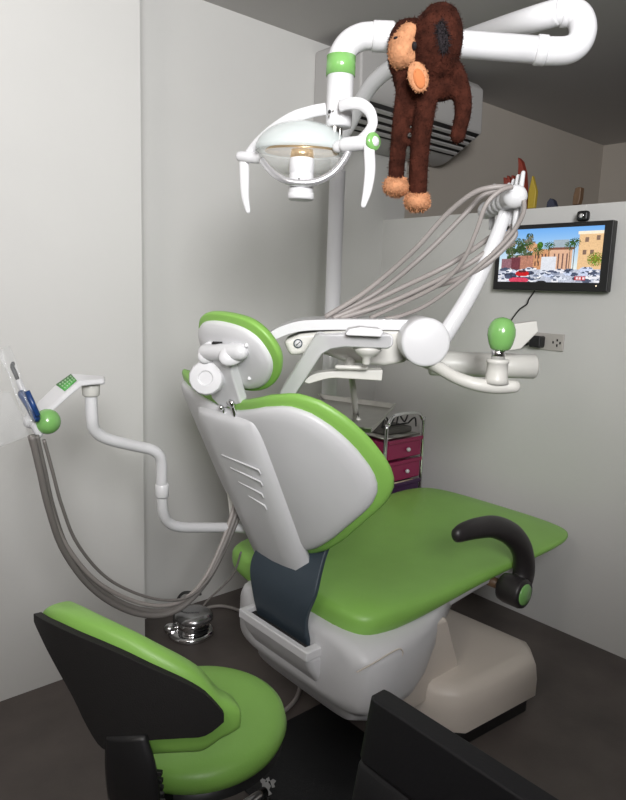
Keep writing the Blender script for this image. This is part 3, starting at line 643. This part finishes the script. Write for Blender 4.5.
gl = thing('eyeglasses', (2.33, 2.04, .785), 'dark wire rimmed glasses resting upside down on the trolley pouch', 'glasses')
for x in (2.25, 2.345):
    bm = NB(); tube(bm, [(x-.03, 2.03, .79), (x-.016, 2.03, .838), (x+.008, 2.03, .815), (x+.03, 2.03, .80), (x+.05, 2.03, .835)], .004, 8, 6); fin('wire_rim', bm, BLACKP, gl)
bm = NB(); tube(bm, [(2.215, 2.03, .79), (2.40, 2.03, .79)], .004, 8); tube(bm, [(2.40, 2.03, .79), (2.41, 2.0, .82), (2.405, 1.985, .78)], .004, 8, 5); fin('temple', bm, BLACKP, gl)
bm = NB(); box(bm, 2.19, 2.255, 2.12, 2.2, .753, .84); tag(fin('frosted_box', bm, CLEARBOX, bevel=.01), 'small frosted clear box on the trolley top near the steel tray', 'box')

# ------------------------------------------------------------------ assistant arm with suction holder (left)
au = thing('assistant_unit', onD(95, 395, 1.66), 'white assistant control head on a zigzag tube arm beside the left wall', 'control unit')
bm = NB(); tube(bm, D3([(91, 384, 1.66), (91, 400, 1.66), (92, 418, 1.66), (94, 429, 1.67), (103, 437, 1.69), (118, 442, 1.72), (140, 447, 1.77), (151, 449.5, 1.79), (159, 455, 1.805), (161.5, 465, 1.815), (161.5, 480, 1.82), (162, 500, 1.83), (163, 512, 1.84), (168, 522, 1.86), (180, 527, 1.89), (205, 527.5, 1.96), (235, 527.5, 2.04), (252, 530, 2.09)]), .0155, 18, 3); fin('tube_arm', bm, WHITE, au)
p = onD(162, 496, 1.825); bm = NB(); lathe(bm, p, UP, [(.017, -.003), (.0195, 0), (.0195, .034), (.017, .037)], 22); fin('tube_clamp', bm, WHITE, au)
p = onD(91, 395.5, 1.66); bm = NB(); lathe(bm, p, UP, [(.019, -.001), (.0215, .002), (.0225, .022), (.0225, .034)], 22); fin('swivel_collar', bm, CREAM, au)
side = [(105, 376), (105, 384), (83, 386.5), (54, 411), (46, 411), (39, 402), (54, 386), (67, 374), (78, 374)]
hd = [onD(105, 379, 1.69), onD(80, 379.5, 1.645), onD(43, 408, 1.50)]
bm = NB()
R_ = []
sd = V((HD.x, HD.y, 0))
for n_, f_, l_, d in (((105, 379), (105, 375.5), (105, 384.5), 1.645), ((92, 380), (90, 374.5), (93, 385.5), 1.62), ((79, 381), (72, 373), (82, 386.5), 1.60), ((66, 393), (54.5, 385), (69.5, 397.5), 1.56), ((50, 407), (39, 400), (54, 411), 1.52), ((44, 413), (33, 406), (48, 417), 1.49)):
    R_.append([onD(*n_, d), onD(*f_, d+.05), onD(*f_, d+.05)-UP*.02, onD(*l_, d)])
vs = grid(bm, R_, True); bm.faces.new(vs[0]); bm.faces.new(vs[-1][::-1]); fin('control_head', bm, WHITE, au, bevel=.006)
# keypad lies on the sloping top face
a, b_, c_, d_ = R_[2][0], R_[2][1], R_[3][1], R_[3][0]
def tp(u, w): return (a+(b_-a)*u)*(1-w)+(d_+(c_-d_)*u)*w
nq = (b_-a).cross(d_-a).normalized(); nq = nq if nq.z > 0 else -nq
bm = NB(); prism(bm, [tp(.14, .08)+nq*.0005, tp(.90, .08)+nq*.0005, tp(.90, .96)+nq*.0005, tp(.14, .96)+nq*.0005], nq*.0022); kpad = fin('keypad', bm, LABELG, au); kpad['label'] = 'green printed keypad'
for r in range(3):
    for q in range(5):
        bm = NB(); u0, w0 = .22+.22*r, .14+.16*q
        prism(bm, [tp(u0, w0)+nq*.0027, tp(u0+.13, w0)+nq*.0027, tp(u0+.13, w0+.08)+nq*.0027, tp(u0, w0+.08)+nq*.0027], nq*.0008); fin('keypad_symbol', bm, SILVERK, kpad)
gc = onD(47.5, 421.5, 1.512)
bm = NB(); ball(bm, gc, HR*.030, HD*.03, UP*.030); fin('green_end_cap', bm, GREENP, au)['label'] = 'glossy green rounded end'
bm = NB(); rtube(bm, D3([(31, 421, 1.50), (36, 418, 1.51)]), .018, 16); rtube(bm, D3([(33, 424, 1.49), (39, 434, 1.50)]), .009, 12); fin('tube_holder', bm, WHITE, au)
# suction hoses, hanging in a long sag and back to the chair
base = [(34, 436, 1.47), (42, 470, 1.50), (51, 508, 1.54), (66, 549, 1.60), (93, 585, 1.68), (125, 606, 1.76), (156, 613, 1.82), (182, 606, 1.87), (205, 583, 1.93), (222, 550, 1.98), (234, 520, 2.02), (241, 498, 2.05)]
def off(dx0, dy0, dx1, dy1, dx2, dy2, dd):
    out = []; n = len(base)-1
    for i, (x, y, d) in enumerate(base):
        t = i/n; w0, w1, w2 = max(0, 1-2*t), 1-abs(2*t-1), max(0, 2*t-1)
        out.append((x+dx0*w0+dx1*w1+dx2*w2, y+dy0*w0+dy1*w1+dy2*w2, d+dd))
    return out
sh = 'suction hoses hanging from the control head'
for o_, r, m, lab in ((off(-2, 0, -2, 3, 0, 0, 0), .0085, HOSED, 'thickest grey suction hose, lowest in the sag under the control head'),
                   (off(2, 0, 0, -2, 4, 0, .015), .0075, HOSED, 'grey suction hose second lowest in the sag under the control head'),
                   (off(-4, 0, 3, -8, -5, 0, .0), .006, HOSE, 'pale grey suction hose running inside the thick ones'),
                   (off(10, 4, 12, -14, -1, 0, .01), .0042, HOSED, 'thinnest grey cable highest in the sag below the green end cap')):
    bm = NB(); tube(bm, D3(o_), r, 10, 8); tag(fin('suction_hose', bm, m), lab, 'hose', sh)
# suction handles in the holder, clear sleeve
su = thing('saliva_ejector', onD(35, 416, 1.47), 'dark blue suction handle standing in the left holder', 'suction tool')
bm = NB(); rtube(bm, D3([(22, 394, 1.47), (29, 405, 1.47), (36, 418, 1.47)]), .0095, 14); fin('handle_grip', bm, BLUE, su)
bm = NB(); tube(bm, D3([(27, 391, 1.46), (33, 404, 1.46), (38, 416, 1.46)]), .006, 12); fin('side_tube', bm, BLUE, su)
pr = thing('air_syringe', onD(22, 395, 1.48), 'white air syringe with black bent nozzle behind the blue handle', 'syringe')
bm = NB(); rtube(bm, D3([(19, 383, 1.48), (15.5, 374, 1.48), (12.5, 367, 1.48), (13, 363.5, 1.48)]), [.004, .005, .005, .0045], 10, 4); fin('nozzle', bm, BLACKP, pr)
bm = NB(); rtube(bm, D3([(19, 382, 1.48), (25, 395, 1.48), (32, 412, 1.48)]), .0075, 12); fin('syringe_body', bm, WHITE, pr)
bm = NB(); rw = []
for i in range(13):
    t = i/12; a, b_ = onD(-6+38*t, 352+74*t, 1.42), onD(8+26*t, 346+70*t, 1.46)
    rw.append([a.lerp(b_, u)+HD*(.012*math.sin(u*7+t*5)) for u in [q/8 for q in range(9)]])
grid(bm, rw); sleeve = tag(fin('plastic_sleeve', bm, SLEEVE, solid=.001), 'clear plastic sleeve hanging over the suction holder at left', 'plastic sleeve')
bm = NB(); rw = []
for i in range(9):
    t = i/8; a, b_ = onD(-14, 392+60*t, 1.43), onD(12+16*t, 391+46*t, 1.45)
    rw.append([a.lerp(b_, u)+HD*(.01*math.sin(u*5+t*4)) for u in [q/8 for q in range(9)]])
grid(bm, rw); fin('sleeve_flap', bm, mat('thin_film', (.8, .82, .84), .15, alpha=.10), sleeve, solid=.001)
# pale box behind the backrest where the hoses end
bm = NB(); prism(bm, D([(226, 488), (237, 492), (243, 532), (231, 528)], 2.06), HD*.1); fin('hose_bracket', bm, CREAM, au, bevel=.006)

# ------------------------------------------------------------------ foot pedal
pc = onZ(191, 634, 0)
fp = thing('foot_pedal', pc, 'chrome foot pedal with slotted dome on the floor near the left wall', 'foot pedal')
bm = NB(); lathe(bm, pc, UP, [(.088, 0), (.092, .004), (.092, .018), (.08, .024), (.03, .03)], 32); fin('pedal_base', bm, CHROME, fp)
bm = NB(); lathe(bm, pc+HR*.008, UP, [(.06, .022), (.068, .03), (.066, .055), (.062, .07)], 32); fin('pedal_body', bm, CHROME, fp)
bm = NB(); lathe(bm, pc+HR*.012, UP, [(.074, .068), (.078, .072), (.076, .086), (.06, .10), (.03, .106), (0, .107)], 32); fin('pedal_cap', bm, mat('grey_chrome', (.42, .42, .43), .2, .9), fp)
for z in (.034, .05):
    bm = NB(); rr_ = .0695; tube(bm, [pc+HR*.008+(HR*math.cos(a_)-HD*math.sin(a_))*rr_+UP*z for a_ in [.35+1.0*i/10 for i in range(11)]], .005, 8); fin('pedal_slot', bm, BLACKP, fp)
bm = NB(); rtube(bm, [pc-HR*.05+UP*.025, pc-HR*.085+UP*.03-HD*.02], .022, 14); fin('pedal_lever', bm, CHROME, fp)
bm = NB(); rtube(bm, [pc-HR*.075+UP*.04+HD*.03, pc-HR*.065+UP*.12+HD*.04, pc-HR*.035+UP*.16+HD*.04, pc+HR*.03+UP*.155+HD*.04], .006, 10, 5); fin('carry_handle', bm, mat('dark_metal', (.08, .08, .08), .4, .5), fp)
bm = NB(); tube(bm, [pc+HR*.05+UP*.012+HD*.05]+[onZ(x, y, .01) for x, y in ((205, 610), (218, 606), (232, 608), (243, 613), (256, 625))], .007, 10, 8); tag(fin('pedal_cable', bm, HOSE), 'pale cable on the floor from the pedal to the chair', 'cable')
bm = NB(); tube(bm, [onZ(x, y, .009) for x, y in ((268, 722), (283, 712), (295, 700), (300, 686), (296, 672), (286, 664))], .0075, 10, 8); tag(fin('floor_cable', bm, HOSE), 'pale looped cable on the floor under the chair body', 'cable')
bm = NB(); tube(bm, D3([(241, 552, 2.1), (234, 573, 2.12), (222, 587, 2.14), (210, 598, 2.16), (203, 606, 2.16)]), .0035, 8, 6); tag(fin('thin_cable', bm, HOSED), 'thin grey cable dropping behind the seat to the floor', 'cable')

# ------------------------------------------------------------------ operator stool
SC = V((.708, 1.155, 0)); BC = V((.675, 1.135, 0)); SZ = .47
st = thing('swivel_stool', SC, 'swivel stool with round lime green seat and black wrap-around backrest', 'stool')
bm = NB(); lathe(bm, SC, UP, [(.10, SZ-.065), (.175, SZ-.062), (.190, SZ-.05), (.198, SZ-.03), (.193, SZ-.010), (.178, SZ), (.14, SZ+.003), (.08, SZ+.001), (0, SZ)], 56); fin('seat', bm, GREEN, st)
bm = NB(); lathe(bm, SC, UP, [(.05, SZ-.10), (.17, SZ-.088), (.19, SZ-.072), (.10, SZ-.07)], 40); fin('seat_pan', bm, BLACKP, st)
BR = .30
def cyl(x, y, r=BR, c=SC):
    d = ray(x, y); a = d.x*d.x+d.y*d.y; bb = -2*(c.x*d.x+c.y*d.y); cq = c.x*c.x+c.y*c.y-r*r
    disc = max(bb*bb-4*a*cq, 0); return CAM+d*((-bb-math.sqrt(disc))/(2*a))
topk = [(40, 613), (62, 622), (90, 635), (120, 648), (150, 662), (180, 676), (205, 689), (218, 700), (223, 709)]
# shell rim and lower edge, by angle round the seat (degrees) and height
TOP = cr([(172, .798), (180, .808), (192, .817), (206, .815), (217, .804), (226, .786), (236, .761), (243, .736), (247, .712), (250, .690)], 10)
BOT = cr([(172, .782), (180, .772), (190, .742), (199, .700), (205, .655), (211, .622), (219, .628), (226, .650), (236, .655), (244, .655), (250, .675)], 10)
def prof_at(tab, a):
    for (x, p), (y, q) in zip(tab, tab[1:]):
        if a <= y: return p+(q-p)*max(0, a-x)/max(y-x, 1e-6)
    return tab[-1][1]
def shellpt(a, z, r): t = math.radians(a); return BC+V((math.cos(t)*r, math.sin(t)*r, z))
AN = [172+78*i/40 for i in range(41)]
def lean(z): return 0.
bm = NB(); outer = []; inner = []
for a in AN:
    t0_, b0_ = prof_at(TOP, a), prof_at(BOT, a)
    outer.append([shellpt(a, b0_+(t0_-b0_)*j/10, BR+lean(b0_+(t0_-b0_)*j/10)) for j in range(11)])
grid(bm, outer); fin('back_shell', bm, MESHB, st, solid=.014, bevel=.004)
bm = NB(); rows = []
for a in [171+86.5*i/50 for i in range(51)]:
    t0_ = prof_at(TOP, a)+.016-.0016*max(0, a-250); b0_ = min(prof_at(BOT, a)-.05*min(1, max(0, (a-205)/20)), t0_-.06); hh = (t0_-b0_)/2; zc = t0_-hh; hh *= .35+.65*min(1, (min(a-170.5, 258-a)/7))**.5
    rows.append([shellpt(a, zc+hh*math.copysign(abs(math.sin(q))**.6, math.sin(q)), BR-.034+lean(zc+hh*math.sin(q))+.027*math.copysign(abs(math.cos(q))**.6, math.cos(q))) for q in [2*math.pi*k_/24 for k_ in range(24)]])
vs = grid(bm, rows, True); bm.faces.new(vs[0]); bm.faces.new(vs[-1][::-1]); fin('back_pad', bm, GREEN, st, sub=1)
# spine bracket with ribs, down to the mechanism
am = 222
bm = NB(); rr0 = [shellpt(am-3, .655, BR+.004), shellpt(am-1, .60, BR+.010), shellpt(am, .52, BR+.006), shellpt(am, .44, BR-.03), shellpt(am, .40, BR-.10), shellpt(am, .385, .05)]
tube(bm, rr0, [.040, .050, .050, .042, .034, .026], 14, 5, flat=.30, flatdir=V((-.85, -.53, 0))); fin('back_bracket', bm, BLACKP, st)
for i in range(7):
    bm = NB(); p = shellpt(am+7, .60-.017*i, BR+.016-.004*i); tg = V((-math.sin(math.radians(am)), math.cos(math.radians(am)), 0)); obox(bm, p, tg*.012, UP*.004, V((math.cos(math.radians(am)), math.sin(math.radians(am)), 0))*.004); fin('bracket_rib', bm, BLACKP, st, bevel=.001)
bm = NB(); lathe(bm, SC, UP, [(.06, .36), (.065, .365), (.065, .40), (.05, .405)], 24); rtube(bm, [SC+UP*.385, SC+UP*.375+HR*.12-HD*.10], .007, 10); fin('tilt_mechanism', bm, BLACKP, st)
bm = NB(); lathe(bm, SC, UP, [(.025, .10), (.025, .36)], 20); fin('gas_column', bm, CHROME, st)
for i in range(5):
    a = math.radians(18+72*i); e = SC+V((math.cos(a), math.sin(a), 0))*.27
    bm = NB(); tube(bm, [SC+UP*.115, SC+UP*.105+V((math.cos(a), math.sin(a), 0))*.14, e+UP*.075], [.022, .018, .014], 12, 3); lg = fin('leg', bm, CHROME, st)
    tn = V((-math.sin(a+.6), math.cos(a+.6), 0)); bm = NB()
    for sgn in (-1, 1): lathe(bm, e+UP*.026+tn*(.012*sgn)-tn*.007, tn, [(.022, 0), (.026, .003), (.026, .011), (.022, .014)], 18)
    tube(bm, [e+UP*.03, e+UP*.075], .009, 10); fin('caster', bm, BLACKP, lg)

# ------------------------------------------------------------------ black chair in the foreground
fc = thing('black_chair', (.45, .37, 0), 'black quilted leather chair cropped by the bottom edge of the view', 'chair')
def bq(y, z): return V((.618+(z-.85)*.20, y, z))
bm = NB(); zs = [.44, .46, .575, .58, .585, .665, .67, .675, .755, .76, .765, .825, .845, .85]; ys0, ys1 = .12, .566
rowf = []
for z in zs:
    gx = .006 if z in (.58, .67, .76) else 0
    ed = .012*(z > .84)+.002
    rowf.append([bq(y, z)+V((gx+(.006 if y in (ys0, ys1) else 0), 0, 0)) for y in (ys0, ys0+.012, ys0+.1, .35, ys1-.1, ys1-.012, ys1)])
rowb = [[p+V((.034-(.008 if i in (0, 6) else 0), 0, -.0)) for i, p in enumerate(r)] for r in rowf]
per = lambda g: [g[0][i] for i in range(7)]+[g[j][6] for j in range(1, len(g))]+[g[-1][i] for i in range(5, -1, -1)]+[g[j][0] for j in range(len(g)-2, 0, -1)]
grid(bm, rowf); grid(bm, rowb); grid(bm, [per(rowf), per(rowb)], True)
fin('backrest', bm, LEATHER, fc, bevel=.012, ang=50)
bm = NB(); box(bm, .20, .60, .14, .56, .39, .46); fin('seat', bm, LEATHER, fc, bevel=.025)
for x, y in ((.23, .17), (.23, .53), (.58, .17), (.58, .53)):
    bm = NB(); tube(bm, [(x, y, 0), (x, y, .40)], .014, 14); fin('leg', bm, CHROME, fc)

# ------------------------------------------------------------------ floor mat with printed emblem
m0 = V((1.42, 1.507, 0))
fm = thing('floor_mat', (1.1, 1.3, 0), 'black floor mat with small grey emblem between stool and chair', 'mat')
bm = NB(); prism(bm, [(.98, 1.507, .0), (.98, .80, .0), (1.42, .80, .0), (1.42, 1.507, .0)], (0, 0, .006)); fin('mat_sheet', bm, MATB, fm)
def mk(px_): return [onZ(x, y, .0062) for x, y in px_]
bm = NB()
for s in ([(258, 777), (262, 776), (263, 779), (266, 780), (265, 783), (261, 783), (260, 780)], [(262, 783), (268, 782), (271, 786), (269, 790), (272, 794), (268, 796), (265, 791), (262, 787)], [(270, 781), (273, 779), (276, 781), (274, 784), (275, 787), (272, 788), (271, 784)], [(266, 779), (269, 777), (270, 781), (267, 782)]):
    prism(bm, mk(s), (0, 0, .0006))
fin('emblem', bm, GREYMARK, fm, smooth=False)['label'] = 'small grey coiled emblem'

# ------------------------------------------------------------------ ornaments on top of the partition
OX = PX+.05
def orn(name, polys, m, th, lab, cat, X=OX):
    bm = NB()
    for s in polys: prism(bm, [onX(x, y, X) for x, y in s], (th, 0, 0))
    return tag(fin(name, bm, m, bevel=.004), lab, cat)
zb = 1.77
orn('horn_ornament', [[(517.5, 209), (517, 180), (518, 166), (517.5, 157), (521, 161), (524, 172), (525, 188), (525, 209)]], RED, .03, 'tall dark red curved ornament on the partition behind the handpieces', 'ornament')
orn('claw_ornament', [[(503, 177), (506, 178), (508, 188), (508, 210), (504, 210)], [(506.5, 175), (509, 177), (511, 188), (511, 210), (508, 210)], [(511, 175), (513, 175), (514, 190), (513, 210), (511, 210)]], RED, .025, 'small dark red fingered ornament on the partition left of the tall one', 'ornament')
orn('leaf_ornament', [[(527, 209), (528, 192), (532, 175), (536, 191), (534, 208)]], YELLOW, .02, 'yellow leaf-shaped ornament on the partition right of the red one', 'ornament')
orn('toy_ornament', [[(546, 208), (547, 202), (550, 198), (553, 200), (555, 206), (556, 207)]], NAVY, .03, 'small dark blue toy on the partition edge above the television', 'ornament')
orn('wooden_ornament', [[(572, 205), (573, 196), (575, 188), (578, 187), (581, 187), (580, 198), (578, 204.5)]], BROWN, .03, 'brown upright wooden ornament on the partition above the webcam', 'ornament')

# ------------------------------------------------------------------ light
def area(name, loc, size, power, col, rot=(0, 0, 0), sy=None):
    l = bpy.data.lights.new(name, 'AREA'); l.energy = power; l.color = col; l.shape = 'RECTANGLE'; l.size = size; l.size_y = sy or size
    o = bpy.data.objects.new(name, l); C.objects.link(o); o.location = loc; o.rotation_euler = rot; return o
def lamp_(name, kind, loc, e, col, size):
    l = bpy.data.lights.new(name, kind); l.energy = e; l.color = col; l.shadow_soft_size = size
    o = bpy.data.objects.new(name, l); C.objects.link(o); o.location = loc; return o
sp_ = lamp_('studio_flash', 'SPOT', (-.30, -.80, 2.1), 200, (1, .995, 1.), .40)
sp_.data.spot_size = math.radians(112); sp_.data.spot_blend = 1
sp_.rotation_euler = (V((1.35, 1.75, 2.6))-sp_.location).to_track_quat('-Z', 'Y').to_euler()
lamp_('fill_light', 'POINT', (-.9, .3, 2.2), 13, (1, .93, .87), .25)  # added weak fill light, not a fixture of the room
w = bpy.data.worlds.new('world'); bpy.context.scene.world = w; w.use_nodes = True
w.node_tree.nodes['Background'].inputs[0].default_value = (.5, .5, .5, 1); w.node_tree.nodes['Background'].inputs[1].default_value = .3
SCREEN.inputs['Emission Strength'].default_value = .55
vs_ = bpy.context.scene.view_settings
vs_.view_transform = 'Standard'; vs_.look = 'None'; vs_.gamma = 1; vs_.use_curve_mapping = False; vs_.exposure = .97
